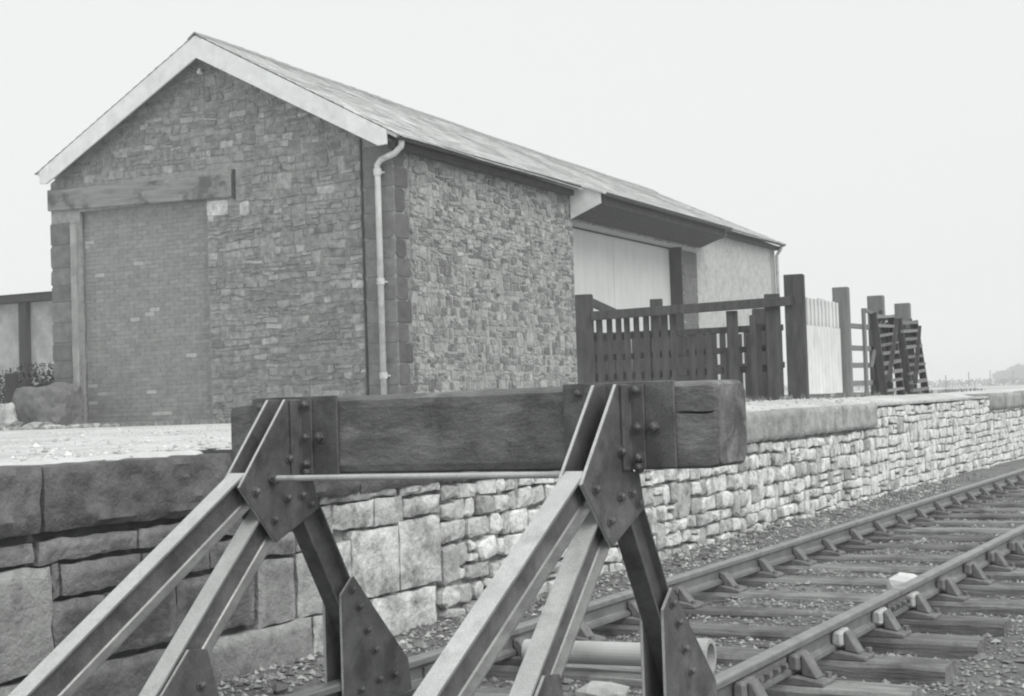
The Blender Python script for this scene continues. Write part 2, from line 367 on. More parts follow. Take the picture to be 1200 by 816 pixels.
# gable core in non-overlapping pieces
g = MB(); f0 = lambda a, b: (a, .002, b); f1 = lambda a, b: (a, T, b)
g.prism([(-WD+.03,ZG),(DL,ZG),(DL,5.3),(-WD+.03,5.3)], f0, f1)
g.prism([(DR,ZG),(-.003,ZG),(-.003,5.3),(DR,5.3)], f0, f1)
g.prism([(DL,DT),(DR,DT),(DR,5.3),(DL,5.3)], f0, f1)
g.prism([(-WD+.03,5.302),(-.003,5.302),(-.003,ZE),(-WD/2,ZR),(-WD+.03,ZE)], f0, f1)
gw = g.build('gable_wall', 'mortar', shed)
sw = MB(); SD0, SD1, SDT = 6.9, 13.3, 4.75
sw.box(-T, -.002, T+.01, SD0, ZG, ZE); sw.box(-T, -.002, SD0+.002, SD1-.002, SDT, ZE); sw.box(-T, -.002, SD1, 14.3, ZG, ZE)
side = sw.build('side_wall', 'smortar', shed)
mb = MB(); mb.box(-T, .0, 14.302, LN-.45, ZG, ZE); mb.build('rendered_wall', 'render', shed)
mb = MB(); mb.box(-WD+.03, -WD+T, T+.01, LN-.45, ZG, ZE); mb.prism([(-WD,ZG),(0,ZG),(0,ZE),(-WD/2,ZR-.36),(-WD,ZE)], lambda a, b: (a, LN-.44, b), lambda a, b: (a, LN, b)); mb.build('rear_wall', 'mortar', shed)
shed_stones = []          # (size key, cell, mapper, material, parent, tone, params)
LZ0 = lambda u: 4.80 - (u+3.2)*.031       # underside of lintel
def inroof(a, b, d): return min(roofz(a), roofz(b)) - .02 >= d
def put(cell, f, mt, par, tone, dep, jit, gap, warp=None, px=1.0): shed_stones.append((-(cell[1]-cell[0])*(cell[3]-cell[2])*px, cell, f, mt, par, tone, dep, jit, gap, warp))
warpG = lambda s, t: .03*nz(s*1.3, t*1.5) + .022*nz(s*4, t*5)
for c in rubble_courses(DR+.02, -.60, ZG, 7.3, .055, .15, .11, .38):
    a, b, lo, hi = c
    if not inroof(a, b, hi-.05): continue
    if lo < 5.3 and hi > 4.72 and a < -3.15: continue
    put(c, fG, 'shedstone', gw, R.uniform(.72, 1.08) if R.random() < .86 else R.uniform(1.1, 1.5), R.uniform(.004, .022), .02, .020, warpG)
for c in rubble_courses(-3.75, -3.15, 4.72, 4.80, .08, .08, .2, .3): pass
for c in rubble_courses(-7.0, DR+.02, 5.34, 7.25, .055, .13, .12, .36):
    a, b, lo, hi = c
    if inroof(a, b, hi-.05): put(c, fG, 'shedstone', gw, R.uniform(.72, 1.0) if R.random() < .9 else R.uniform(1.05, 1.35), R.uniform(.004, .018), .016, .018, warpG)
# quoins: left pier and right corner on both faces
z = ZG; k = 0
while z < ZE-.1:
    h = R.uniform(.3, .42); h = min(h, ZE-.02-z); L1, L2 = ((.56, .45) if k % 2 else (.56, .31))
    put((-.575, .012, z, z+h), fG, 'quoin', gw, R.uniform(.75, .95), .012, .006, .012)
    if L2 < .4: put((L2+.005, .455, z, z+h*.5), fS, 'shedstone', side, R.uniform(.6, 1.1), .014, .008, .014, None, .45); put((L2+.005, .455, z+h*.5, z+h), fS, 'shedstone', side, R.uniform(.6, 1.1), .014, .008, .014, None, .45)
    put((.0, L2, z, z+h), fS, 'quoin', side, R.uniform(.42, .6), .014, .006, .012)
    if z+h < 4.9: put((-WD, -6.84, z, z+h), fG, 'quoin', gw, R.uniform(.7, .95), .012, .006, .012)
    z += h; k += 1
# stones of the side wall, clear of the quoins
for c in rubble_courses(.46, SD0-.02, ZG, ZE-.02, .065, .16, .09, .27):
    put(c, fS, 'shedstone', side, R.choice((R.uniform(.45, .75), R.uniform(.8, 1.2), R.uniform(1, 1.4))), R.uniform(.004, .02), .024, .028, warpG, .45)
z = ZG
while z < SDT-.1:
    h = R.uniform(.28, .4); put((SD1+.35*0, SD1+.98, z, min(z+h, SDT)), fS, 'quoin', side, R.uniform(.5, .75), .014, .006, .012, None, .3); z += h
for c in rubble_courses(SD0, 14.28, SDT+.02, ZE-.02, .12, .2, .2, .4): put(c, fS, 'shedstone', side, R.uniform(.5, .8), .02, .015, .028, None, .3)
shed_stones.sort(key=lambda q: q[0])
restG, restS = MB(), MB()
restQ = MB()
for i, (_, c, f, mt, par, tn, dep, jit, gap, wp) in enumerate(shed_stones):
    mb = MB() if i < 300 else (restG if par is gw else (restQ if mt == 'quoin' else restS))
    mb.tone = tn
    rubble_stone(mb, f, *c, dep, jit, gap, wp, True)
    if i < 300: mb.build('stone', mt, par)
kind(restG.build('small_stone', 'shedstone', gw), 'stuff'); kind(restS.build('small_stone', 'shedstone', side), 'stuff')
if restQ.v: kind(restQ.build('small_quoin', 'quoin', side), 'stuff')
# pale repair stones beside the lintel
for (a, b, lo, hi) in ((-3.74, -3.3, 4.5, 4.76), (-3.05, -2.85, 4.45, 4.7)):
    mb = MB(); mb.tone = 2.0; rubble_stone(mb, fG, a, b, lo, hi, .02, .01, .01, None, True); mb.build('stone', 'shedstone', gw)
# lintel, jamb, joint
mb = MB(); mb.prism([(-WD-.02, 4.915),(-3.19, 4.79),(-3.19, 5.185),(-WD-.02, 5.30)], lambda a, b: (a, -.05, b), lambda a, b: (a, .3, b)); mb.build('lintel', 'lintel', shed, bevel=.015)
mb = MB(); mb.box(-3.17, -3.13, -.045, .01, 4.76, 5.26); mb.build('lintel_strap', 'gutter', shed)
mb = MB(); mb.box(-6.83, -6.70, -.05, .2, ZG, 4.62); mb.build('door_jamb', 'jamb', shed, bevel=.01)
mb = MB(); mb.box(-6.695, -6.62, .06, .3, ZG, 4.86); mb.build('shade_strip', 'dwood', shed)  # dark strip added to stand for the shade beside the jamb
mb = MB(); mb.box(-.60, -.578, -.035, .02, ZG, 5.5); mb.build('joint_strip', 'gutter', shed)
# brick infill, each brick with its joints
inf = MB(); inf.box(DL, DR, .115, .35, ZG, 4.92); infill = inf.build('brick_infill', 'bmortar', shed)
br = []; z = .90; k = 0
while z < 4.86:
    u = DL + (-.115 if k % 2 else 0)
    while u < DR-.03:
        a, b = max(u, DL), min(u+.215, DR-.005)
        if b-a > .04: br.append((a, b, z, z+.065))
        u += .226
    z += .0762; k += 1
br.sort(key=lambda c: (-round(c[1], 1), c[2]))
rb = MB()
for i, (a, b, lo, hi) in enumerate(br):
    mb = MB() if i < 300 else rb
    mb.tone = R.uniform(.9, 1.1) if R.random() > .02 else R.uniform(1.3, 1.7); d = .109 + R.uniform(-.002, .002)
    mb.box(a, b, d, .13, lo, hi)
    if i < 300: mb.build('brick', 'brick', infill)
kind(rb.build('far_brick', 'brick', infill), 'stuff')
# roof: slates in lapped courses on two slopes
OV = .30
def slope_pt(side_, v, q, lift):     # q: 0 at ridge .. 1 at eaves (beyond 1 overhang)
    u = -WD/2 + side_*(WD/2)*q; zz = ZR + .16 - (ZR-ZE)*q
    nx, nzv = side_*(ZR-ZE), WD/2; l = sqrt(nx*nx+nzv*nzv)
    return (u + nx/l*lift, v, zz + nzv/l*lift)
sagf = lambda v, q=0.0: (-.05*sin(pi*max(0, min(1, v/LN))) + .006*sin(v*1.7)) - .26*max(0, v/LN)*(1-min(q, 1))
deck = MB()
for sd_ in (1, -1):
    for a, b in [(-OV+.03+i*(LN+.3)/10, -OV+.03+(i+1)*(LN+.3)/10) for i in range(10)]:
        vs = []
        for v in (a, b):
            qe = 1.07 if sd_ > 0 else 1.005
            for q, l in ((0, -.05), (qe, -.05), (qe, 0), (0, 0)):
                p = slope_pt(sd_, v, q, l); vs.append((p[0], p[1], p[2]+sagf(v, q)))
        deck.add(vs, [(0,1,5,4),(1,2,6,5),(2,3,7,6),(3,0,4,7),(0,3,2,1),(4,5,6,7)])
roof = deck.build('roof', 'slate', shed)
sl_ = MB(); nc = 22
for sd_ in (1, -1):
    for c in range(nc):
        qe = 1.085 if sd_ > 0 else 1.0; q0, q1 = c/nc*qe, (c+1)/nc*qe + .015
        v = -OV - (.16 if c % 2 else 0)
        while v < LN+.02:
            a, b = max(v, -OV), min(v+.318, LN+.02); v += .325
            if b-a < .03: continue
            sl_.tone = R.uniform(.82, 1.12); l = R.uniform(.0, .007)
            pts = [slope_pt(sd_, a, q0, .006), slope_pt(sd_, b, q0, .006), slope_pt(sd_, b, q1, .020+l), slope_pt(sd_, a, q1, .020+l),
                   slope_pt(sd_, a, q1, .008+l), slope_pt(sd_, b, q1, .008+l)]
            pts = [(p[0], p[1], p[2]+sagf(p[1], abs(p[0]+WD/2)/(WD/2))) for p in pts]
            sl_.add(pts, [(0,1,2,3),(3,2,5,4)])
kind(sl_.build('slate', 'slate', roof), 'stuff')
v = -OV-.02; i = 0
while v < LN:
    mb = MB(); zz = ZR+.16+sagf(v)
    mb.prism([(-.15,-.045),(0,.055),(.15,-.045),(.15,-.07),(0,.03),(-.15,-.07)], lambda a, b: (-WD/2+a, v, zz+b), lambda a, b: (-WD/2+a, v+.44, zz+b+.004))
    mb.build('ridge_tile', 'ridge', roof); v += .455
# bargeboards
zt = lambda q: ZR + .155 - (ZR-ZE)*q
for sd_ in (1, -1):
    e = 1.02 if sd_ > 0 else .985
    P = [(0, zt(0)), (sd_*WD/2*e, zt(e)), (sd_*WD/2*e, zt(e)-.23), (sd_*(WD/2*e-.16), zt(e)-.24), (0, zt(0)-.385)]
    mb = MB(); mb.prism(P, lambda a, b: (-WD/2+a, -.30, b), lambda a, b: (-WD/2+a, -.26, b)); mb.build('bargeboard', 'white', shed, bevel=.004)
for sd_ in (1, -1):
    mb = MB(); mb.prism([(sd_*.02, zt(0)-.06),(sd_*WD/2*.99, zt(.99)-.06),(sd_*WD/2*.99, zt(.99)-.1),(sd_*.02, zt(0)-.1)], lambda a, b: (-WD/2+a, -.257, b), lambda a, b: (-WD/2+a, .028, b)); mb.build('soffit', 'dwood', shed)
# gutters and downpipes
def gut(name, u, v0, v1, z, par, r=.07):
    P = [(r*cos(pi+pi*i/8), r*sin(pi+pi*i/8)) for i in range(9)] + [(.8*r*cos(2*pi-pi*i/8), .8*r*sin(2*pi-pi*i/8)) for i in range(9)]
    mb = MB(); mb.prism(P, lambda a, b: (u+a, v0, z+b), lambda a, b: (u+a, v1, z+b)); return mb.build(name, 'gutter', par)
gut('gutter', .26, -.22, 6.66, 5.43, shed); gut('gutter', .26, 14.62, LN+.1, 5.43, shed)
mb = MB(); mb.box(.035, .17, -.2, 6.66, 5.25, 5.36); mb.build('eaves_board', 'dwood', shed); mb = MB(); mb.box(.035, .17, 14.62, LN, 5.25, 5.36); mb.build('eaves_board', 'dwood', shed)
mb = MB(); mb.tube([(.26,-.14,5.36),(.25,-.14,5.27),(.12,-.14,5.17),(-.14,-.13,5.10),(-.22,-.12,5.02),(-.225,-.11,4.8),(-.225,-.11,ZG)], .05, 10)
dp = mb.build('downpipe', 'pipew', shed, smooth=True)
for z in (4.86, 3.1, 1.6):
    mb = MB(); mb.cyl((-.225,-.11,z), (-.225,-.11,z+.1), .066, 12); mb.box(-.3, -.15, -.1, .0, z+.03, z+.06); mb.build('pipe_collar', 'pipew', dp)
mb = MB(); mb.tube([(.26,LN-.1,5.38),(.2,LN-.08,5.25),(.08,LN-.05,5.1),(.08,LN-.05,ZG)], .05, 8); mb.build('downpipe', 'pipew', shed, smooth=True)
# side door, canopy
mb = MB(); mb.box(-.62, -.3, SD0+.004, SD1-.004, SDT-.02, SDT+.25) ; mb.build('door_head', 'dwood', shed)
mid = 9.75
for a, b in ((SD0+.01, mid-.008), (mid+.008, SD1-.01)):
    mb = MB(); mb.box(-.40, -.34, a, b, ZG, SDT-.025); dl = mb.build('door_leaf', 'door', shed)
    n = 9
    for i in range(n):
        mb = MB(); mb.tone = R.uniform(.99, 1.01); s0 = a+(b-a)*i/n; mb.box(-.342, -.325, s0+.002, s0+(b-a)/n-.002, ZG, SDT-.03); mb.build('board', 'door', dl)
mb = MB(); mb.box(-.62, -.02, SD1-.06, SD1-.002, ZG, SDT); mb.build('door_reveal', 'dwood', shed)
C0, C1 = 6.75, 14.55
P = [(.0, 5.58), (.78, 5.29), (.78, 5.24), (.0, 5.53)]
mb = MB(); mb.prism(P, lambda a, b: (a, C0-.05, b), lambda a, b: (a, C1+.05, b)); can = mb.build('canopy_roof', 'slate', shed)
gut('canopy_gutter', .80, C0-.04, C1+.04, 5.26, shed, .065)
for v in (C0, C1-.04):
    mb = MB(); mb.prism([(.03, 5.50),(.70, 5.265),(.70, 5.06),(.03, 4.80)], lambda a, b: (a, v, b), lambda a, b: (a, v+.04, b)); mb.build('canopy_cheek', 'white', shed)
mb = MB(); mb.box(.66, .71, C0+.045, C1-.045, 5.04, 5.23); mb.build('canopy_fascia', 'dwood', shed)
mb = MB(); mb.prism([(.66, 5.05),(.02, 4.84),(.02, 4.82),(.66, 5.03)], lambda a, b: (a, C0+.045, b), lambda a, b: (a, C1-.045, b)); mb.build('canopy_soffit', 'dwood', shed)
# little pale insulators under the apex
for u in (-3.78, -3.1):
    mb = MB(); mb.cyl((u, -.02, 7.0-.35*(u > -3.5)*.3), (u, -.10, 7.0-.35*(u > -3.5)*.3), .035, 10); mb.cyl((u, -.06, 6.97-.1*(u > -3.5)), (u, -.06, 7.06-.1*(u > -3.5)), .028, 10); mb.build('insulator', 'white', shed)

# ------------------------------------------------------------------ railway track
PROF = [(0,0),(.024,0),(.033,-.005),(.035,-.012),(.035,-.034),(.011,-.05),(.0095,-.056),(.0095,-.102),(.012,-.108),(.033,-.118),(.034,-.138),(.028,-.145),(0,-.145)]
PROF = PROF + [(-x, z) for x, z in PROF[-2:0:-1]]
GX = .7525
rails = []
for x, lab in ((-GX, 'steel rail nearest the platform wall'), (GX, 'steel rail farther from the platform wall, with pale timber keys')):
    t = thing('rail', lab, 'rail', 'rails of the siding', loc=(x, 0, 0))
    mb = MB(); ys = [-2.0, 3.72, 3.727, 40, 75]
    mb.prism(PROF, lambda a, b: (a, -2.0, b), lambda a, b: (a, 3.72, b)); mb.prism(PROF, lambda a, b: (a, 3.728, b), lambda a, b: (a, 70, b))
    mb.build('rail_bar', 'rail', t)
    for s_ in (-1, 1):
        for yc in (3.724,) + ((1.15,) if x < 0 else (1.46,)):
            mb = MB(); mb.prism([(.011*s_,-.052),(.026*s_,-.056),(.022*s_,-.08),(.026*s_,-.104),(.011*s_,-.108)], lambda a, b: (a, yc-.23, b), lambda a, b: (a, yc+.23, b))
            fp = mb.build('fishplate', 'iron', t)
            for dy in (-.17, -.06, .06, .17):
                mb = MB(); mb.cyl((.02*s_, yc+dy, -.08), (.05*s_, yc+dy, -.08), .017, 6); mb.build('bolt', 'iron', fp)
def make_sleeper():
    t = thing('sleeper', 'x', 'sleeper', 'timber sleepers of the siding')
    mb = MB(); n = 26
    # weathered timber: loft with uneven edges
    secs = []
    for i in range(n+1):
        x = -1.34 + 2.68*i/n; e = 1 - .06*(i in (0, n))
        hw = .125*e + .006*nz(x*3, 1.3); hb = .006*nz(x*4, 7.7)
        secs.append([(x, -hw, -.125), (x, -hw-.003, -.02+hb), (x, -hw+.014, hb), (x, -.04, .004+.006*nz(x*5, 3)), (x, .012, -.010*(abs(nz(x*2, 5)))), (x, .05, .004+.006*nz(x*5, 9)), (x, hw-.014, hb*.7), (x, hw+.003, -.02+hb), (x, hw, -.125)])
    m_ = len(secs[0]); vs = [p for s_ in secs for p in s_]
    fs = [(i*m_+k, i*m_+(k+1) % m_, (i+1)*m_+(k+1) % m_, (i+1)*m_+k) for i in range(n) for k in range(m_)] + [tuple(range(m_)), tuple(range(n*m_+m_-1, n*m_-1, -1))]
    mb.add(vs, fs); mb.build('timber', 'sleeper', t)
    for x, o in ((-GX, -1), (GX, 1)):
        mb = MB(); X = lambda a: x + o*a
        mb.prism([(X(-.17),0),(X(.19),0),(X(.19),.022),(X(.12),.034),(X(.05),.045),(X(-.05),.045),(X(-.12),.034),(X(-.17),.022)], lambda a, b: (a, -.09, b), lambda a, b: (a, .09, b))
        mb.prism([(X(-.125),.03),(X(-.04),.044),(X(-.036),.075),(X(-.014),.10),(X(-.014),.135),(X(-.05),.125)], lambda a, b: (a, -.045, b), lambda a, b: (a, .045, b))
        mb.prism([(X(.15),.03),(X(.085),.14),(X(.068),.14),(X(.072),.044)], lambda a, b: (a, -.05, b), lambda a, b: (a, .05, b))
        ch = mb.build('rail_chair', 'iron', t, bevel=.006)
        mb = MB(); mb.prism([(X(.014),.07),(X(.070),.065),(X(.067),.14),(X(.040),.148),(X(.013),.135)], lambda a, b: (a, -.085, b), lambda a, b: (a, .085, b)); kk = mb.build('key', 'key', ch, bevel=.012); kk['side'] = o
        for a in (-.145, .17):
            mb = MB(); mb.cyl((X(a), .05*(-1 if a < 0 else 1), .02), (X(a), .05*(-1 if a < 0 else 1), .05), .018, 6); mb.build('chair_bolt', 'iron', ch)
    return t
SZ = -.192
ys = [-1.4, -.65, .1, 1.1, 1.82, 2.5, 3.25, 3.98]
while ys[-1] < 42: ys.append(ys[-1] + .79)
proto = make_sleeper()
dark_key = {}; bright_key = {}
for ch in proto.children:
    for k_ in ch.children:
        if k_.name.startswith('key'):
            bright_key[k_['side']] = k_.data; dm = k_.data.copy(); dm.materials.clear(); dm.materials.append(M['iron']); dark_key[k_['side']] = dm
for i, y in enumerate(ys):
    o = proto if i == 0 else copy_tree(proto)
    o.location = (R.uniform(-.03, .03), y, SZ + R.uniform(-.006, .006)); o.rotation_euler = (0, 0, R.uniform(-.012, .012))
    o.location.x = 0
    for ch in o.children:
        for k_ in ch.children:
            if k_.name.startswith('key'): k_.data = (bright_key if i in (5, 6, 7) and k_['side'] > 0 else dark_key)[k_['side']]
    n = i-2
    o['label'] = ('timber sleeper under the tail ends of the rails, behind the buffer stop' if i == 0 else 'timber sleeper under the raking struts of the buffer stop' if i == 1 else
                  'timber sleeper directly under the buffer stop beam' if i == 2 else ordinal(n) + ' timber sleeper along the track, counted from the buffer stop')
# ballast stones
bal = MB()
OCT = [(1,0,0),(-1,0,0),(0,1,0),(0,-1,0),(0,0,1),(0,0,-1)]
OF = [(0,2,4),(2,1,4),(1,3,4),(3,0,4),(2,0,5),(1,2,5),(3,1,5),(0,3,5)]
def pebble(mb, x, y, z, r):
    a = R.uniform(0, pi); ca, sa = cos(a), sin(a); k = [R.uniform(.6, 1.25) for _ in range(6)]
    sq = R.uniform(.5, .9)
    vs = []
    for (px, py, pz), q in zip(OCT, k):
        px += R.uniform(-.25,.25); py += R.uniform(-.25,.25); pz += R.uniform(-.2,.2)
        vs.append((x + r*q*(px*ca-py*sa), y + r*q*(px*sa+py*ca), z + r*q*pz*sq))
    mb.add(vs, OF)
for i in range(60000):
    y = -2 + 18*(R.random()**1.5); x = R.uniform(-1.98, 3.6)
    near_wall = x < -1.55
    if not near_wall and R.random() < .25 and abs(x) > 1.5: continue
    r = R.uniform(.007, .02) * (1.6 if near_wall and R.random() < .35 else 1)
    if R.random() < .04: r *= 1.8
    bal.tone = R.uniform(.5, 1.2) if R.random() < (.72 if near_wall else .9) else R.uniform(1.2, 1.9)
    pebble(bal, x, y, zbal(x, y) + r*.25, r)
kind(tag(bal.build('ballast', 'pebble'), 'loose grey ballast stones strewn between rails and platform wall', 'ballast'), 'stuff')

gv = MB()
for i in range(5200):
    x = -2.08 - 10*R.random()**1.6; y = R.uniform(-1.5, 15); r = R.uniform(.006, .02)*(1.8 if R.random() < .05 else 1)
    gv.tone = R.uniform(.75, 1.25); pebble(gv, x, y, zplat(x, y)+r*.15, r)
kind(tag(gv.build('grit', 'grit'), 'pale loose grit strewn over the platform surface', 'gravel'), 'stuff')
# ------------------------------------------------------------------ buffer stop
bs = thing('buffer_stop', 'rail-built buffer stop with a heavy timber beam and riveted plates', 'buffer stop', loc=(0, 0, 0))
TL = .0075
# timber beam
mb = MB(); n = 150; x0, x1 = -1.094, 1.145; secs = []
for i in range(n+1):
    x = x0 + (x1-x0)*i/n
    e = min(x-x0, x1-x); c = 1 - .10*(1-sqrt(max(0, 1-(1-min(1, e/.06))**2)))
    zt_, zb_ = 1.2312+TL*x, .912+TL*x
    zc = (zt_+zb_)/2; hz = (zt_-zb_)/2*c
    wob = lambda k: .006*nz(x*3, k*5.1) + .004*nz(x*9, k*3.3)
    crack = .002 + .03*sm((x-.985)/.03)*sm((x1-.012-x)/.03)
    yb, yf = .0 + .012*(1-c)*8, .30 - .012*(1-c)*8
    zk = zc + .045 + .012*nz(x*7, 8)
    ring = [(yb+.03, zc-hz+wob(1)*.5), (yb+.008, zc-hz+.01), (yb+wob(2)*.5+.002, zc-hz+.035), (yb+wob(3)*.5+.002, zc-.03),
            (yb+.002, zk-.005), (yb+crack, zk), (yb+.002, zk+.005), (yb+wob(4)*.5+.002, zc+hz-.05), (yb+.004, zc+hz-.022+wob(8)), (yb+.034, zc+hz-.001+wob(5)*.6),
            (.15, zc+hz+wob(6)*.7), (yf-.03, zc+hz), (yf, zc+hz-.03), (yf, zc-hz+.03), (yf-.03, zc-hz), (.15, zc-hz+wob(7)*.5)]
    secs.append([(x, a, b) for a, b in ring])
m_ = len(secs[0]); vs_ = [p for s_ in secs for p in s_]
fs = [(i*m_+k, i*m_+(k+1) % m_, (i+1)*m_+(k+1) % m_, (i+1)*m_+k) for i in range(n) for k in range(m_)] + [tuple(range(m_)), tuple(range(n*m_+m_-1, n*m_-1, -1))]
mb.add(vs_, fs); mb.build('beam', 'beam', bs)
RSJ = [(0,0),(.036,0),(.037,-.003),(.037,-.011),(.012,-.019),(.008,-.026),(.008,-.119),(.012,-.126),(.037,-.134),(.037,-.142),(.036,-.145),(0,-.145)]
RSJ = RSJ + [(-x, z) for x, z in RSJ[-2:0:-1]]
def rail_seg(x, p, q, name, mt, par, scale=(1.07, .93)):
    """old rail used as a strut, its running face along p-q in the plane X = x"""
    p = Vector((x, *p)); q = Vector((x, *q)); d = (q-p).normalized(); up = Vector((1,0,0)).cross(d)
    if up.z < 0: up = -up
    f = lambda o: (lambda a, b: tuple(o + Vector((1,0,0))*a*scale[0] + up*b*scale[1]))
    mb = MB(); mb.prism(RSJ, f(p), f(q)); o = mb.build(name, 'plate', par)
    if mt == 'rake':          # weathered pale running face, sky highlight put into its colour, rust-dark web
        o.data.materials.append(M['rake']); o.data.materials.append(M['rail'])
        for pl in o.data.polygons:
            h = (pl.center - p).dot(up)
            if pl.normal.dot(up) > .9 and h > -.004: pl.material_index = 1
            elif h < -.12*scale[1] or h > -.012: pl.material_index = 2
    return o
def bolt(par, p, axis, r=.017, h=.017, washer=True):
    p = Vector(p); a = Vector(axis); mb = MB()
    if washer: mb.cyl(p, p+a*.004, r*1.35, 12)
    mb.cyl(p+a*.002, p+a*h, r, 6, r*.9); mb.cyl(p+a*h, p+a*(h+.006), r*.8, 8, r*.35); mb.build('bolt', 'plate', par)
GUS = [(-.005,1.228),(-.108,1.228),(-.412,.885),(-.190,.648),(.100,.765),(.062,.905),(-.005,.905)]
FOOT = [(.240,.375),(.332,.448),(.742,.020),(.765,-.125),(.240,-.125)]
REAR = [(-.62,.285),(-.72,.30),(-1.16,-.115),(-1.16,-.14),(-.56,-.14),(-.56,.10)]
for sx in (-1, 1):
    xc = GX*sx; dz = TL*xc
    mb = MB(); mb.box(xc-.225 if sx > 0 else -.955, xc+.235 if sx > 0 else -.512, -.014, .0, .912+dz, 1.238+dz)
    if sx > 0: mb = MB().box(.535, .986, -.014, .0, .925, 1.242)
    bp = mb.build('back_plate', 'plate', bs, bevel=.003)
    mb = MB(); mb.prism([(.053,-.015),(.118,-.015),(.118,-.027),(.065,-.027),(.065,-.09),(.053,-.09)], lambda a, b: (xc+a, b, .915+dz), lambda a, b: (xc+a, b, 1.225+dz)); ai = mb.build('angle_iron', 'plate', bs, bevel=.002)
    for z in (1.205, 1.07, .96, .925): bolt(ai, (xc+.094, -.027, z+dz), (0,-1,0))
    for q in ((.155, 1.07),): bolt(bp, (xc+q[0], -.014, q[1]+dz), (0,-1,0), .021, .024)
    for z in (1.2, .96): bolt(bp, (xc-.15, -.014, z+dz), (0,-1,0))
    for s_ in (-1, 1):
        xa, xb = (xc+.037*s_, xc+.052*s_)
        for nm, P in (('gusset_plate', GUS), ('foot_plate', FOOT), ('rear_foot_plate', REAR)):
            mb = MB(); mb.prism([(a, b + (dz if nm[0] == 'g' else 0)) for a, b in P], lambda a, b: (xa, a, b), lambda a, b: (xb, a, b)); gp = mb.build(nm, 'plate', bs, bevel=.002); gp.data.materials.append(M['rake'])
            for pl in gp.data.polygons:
                if abs(pl.normal.x) < .5 and pl.normal.y < -.3: pl.material_index = 1      # sheared edge, its sky glint painted as pale steel
            pts = {'gusset_plate': [(-.10,.985),(-.315,.865),(-.115,.825),(-.205,.745),(-.02,.83),(.04,.79),(-.02,.94)], 'foot_plate': [(.315,.39),(.365,.31),(.42,.20),(.475,.105),(.5,-.03),(.62,-.03),(.36,-.05)], 'rear_foot_plate': [(-.665,.16),(-.75,.04),(-.85,-.06),(-.64,-.06)]}[nm]
            for a, b in pts: bolt(gp, (xb, a, b + (dz if nm[0] == 'g' else 0)), (s_,0,0))
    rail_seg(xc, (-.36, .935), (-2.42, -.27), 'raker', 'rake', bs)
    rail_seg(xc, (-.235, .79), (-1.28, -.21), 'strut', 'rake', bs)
    rail_seg(xc, (.03, .93), (.56, .055), 'front_leg', 'plate', bs)
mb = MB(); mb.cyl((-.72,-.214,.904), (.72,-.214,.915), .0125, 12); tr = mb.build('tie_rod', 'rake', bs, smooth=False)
for x in (-.69, .69):
    mb = MB(); mb.cyl((x, -.214, .904+(.006 if x > 0 else 0)), (x+.022*(1 if x < 0 else -1), -.214, .904+(.006 if x > 0 else 0)), .024, 6); mb.build('nut', 'plate', tr)

# ------------------------------------------------------------------ things lying on the track
pp = thing('pipe', 'short pale glazed pipe with a collar lying between the rails', 'pipe', loc=(-.06, 1.76, -.10))
a0, a1 = Vector((-.56, -.05, 0)), Vector((.36, .02, .01))
mb = MB(); n = 24
def ringed(mb, p, q, r, ri):
    d = (q-p).normalized(); a = d.orthogonal().normalized(); b = d.cross(a)
    vs = [o + (a*cos(2*pi*i/n)+b*sin(2*pi*i/n))*rad for o, rad in ((p, ri), (p, r), (q, r), (q, ri)) for i in range(n)]
    fs = [(k*n+i, k*n+(i+1) % n, ((k+1) % 4)*n+(i+1) % n, ((k+1) % 4)*n+i) for k in range(4) for i in range(n)]
    mb.add(vs, fs)
ringed(mb, a0, a1, .058, .048); mb.build('barrel', 'pipe', pp, smooth=False)
mb = MB(); ringed(mb, a1-Vector((.005,0,0)), a1+Vector((.065,.005,.001)), .088, .066); mb.build('collar', 'pipe', pp, smooth=False)
def boulder(name, label, cat, loc, size, mt='pale', tone=1.0, group=None, rz=0, seed=0, sub=2, sharp=1.0):
    bm = bmesh.new(); bmesh.ops.create_icosphere(bm, subdivisions=sub, radius=1)
    for v in bm.verts:
        c = v.co; q = max(abs(c.x), abs(c.y), abs(c.z)); c = c.lerp(c/q, .5*sharp)
        c = c * (1 + .22*nz(c.x*1.3+seed, c.y*1.3, c.z*1.3) + .08*nz(c.x*4+seed, c.y*4, c.z*4))
        v.co = (c.x*size[0]/2, c.y*size[1]/2, c.z*size[2]/2)
    me = bpy.data.meshes.new(name); bm.to_mesh(me); bm.free()
    for nm, val in (('tone', tone), ('lime', 0)):
        a = me.attributes.new(nm, 'FLOAT', 'POINT'); a.data.foreach_set('value', [val]*len(me.vertices))
    me.materials.append(M[mt]); o = bpy.data.objects.new(name, me); COL.objects.link(o); o.location = loc; o.rotation_euler = (R.uniform(-.2,.2), R.uniform(-.2,.2), rz)
    return tag(o, label, cat, group)
boulder('stone', 'white stone lying inside the rail farther from the platform', 'stone', (.50, 5.0, -.15), (.26, .2, .16), 'pale', 1.0, seed=4)
boulder('broken_block', 'broken stone block lying in front of the pale pipe', 'stone', (.06, 1.2, -.20), (.24, .16, .14), 'pebble', 1.5, seed=9, sharp=1.6)
boulder('stone', 'pale rounded stone at the foot of the platform wall behind the buffer stop leg', 'stone', (-1.55, 3.8, -.13), (.11, .1, .13), 'pebble', 1.6, seed=12)

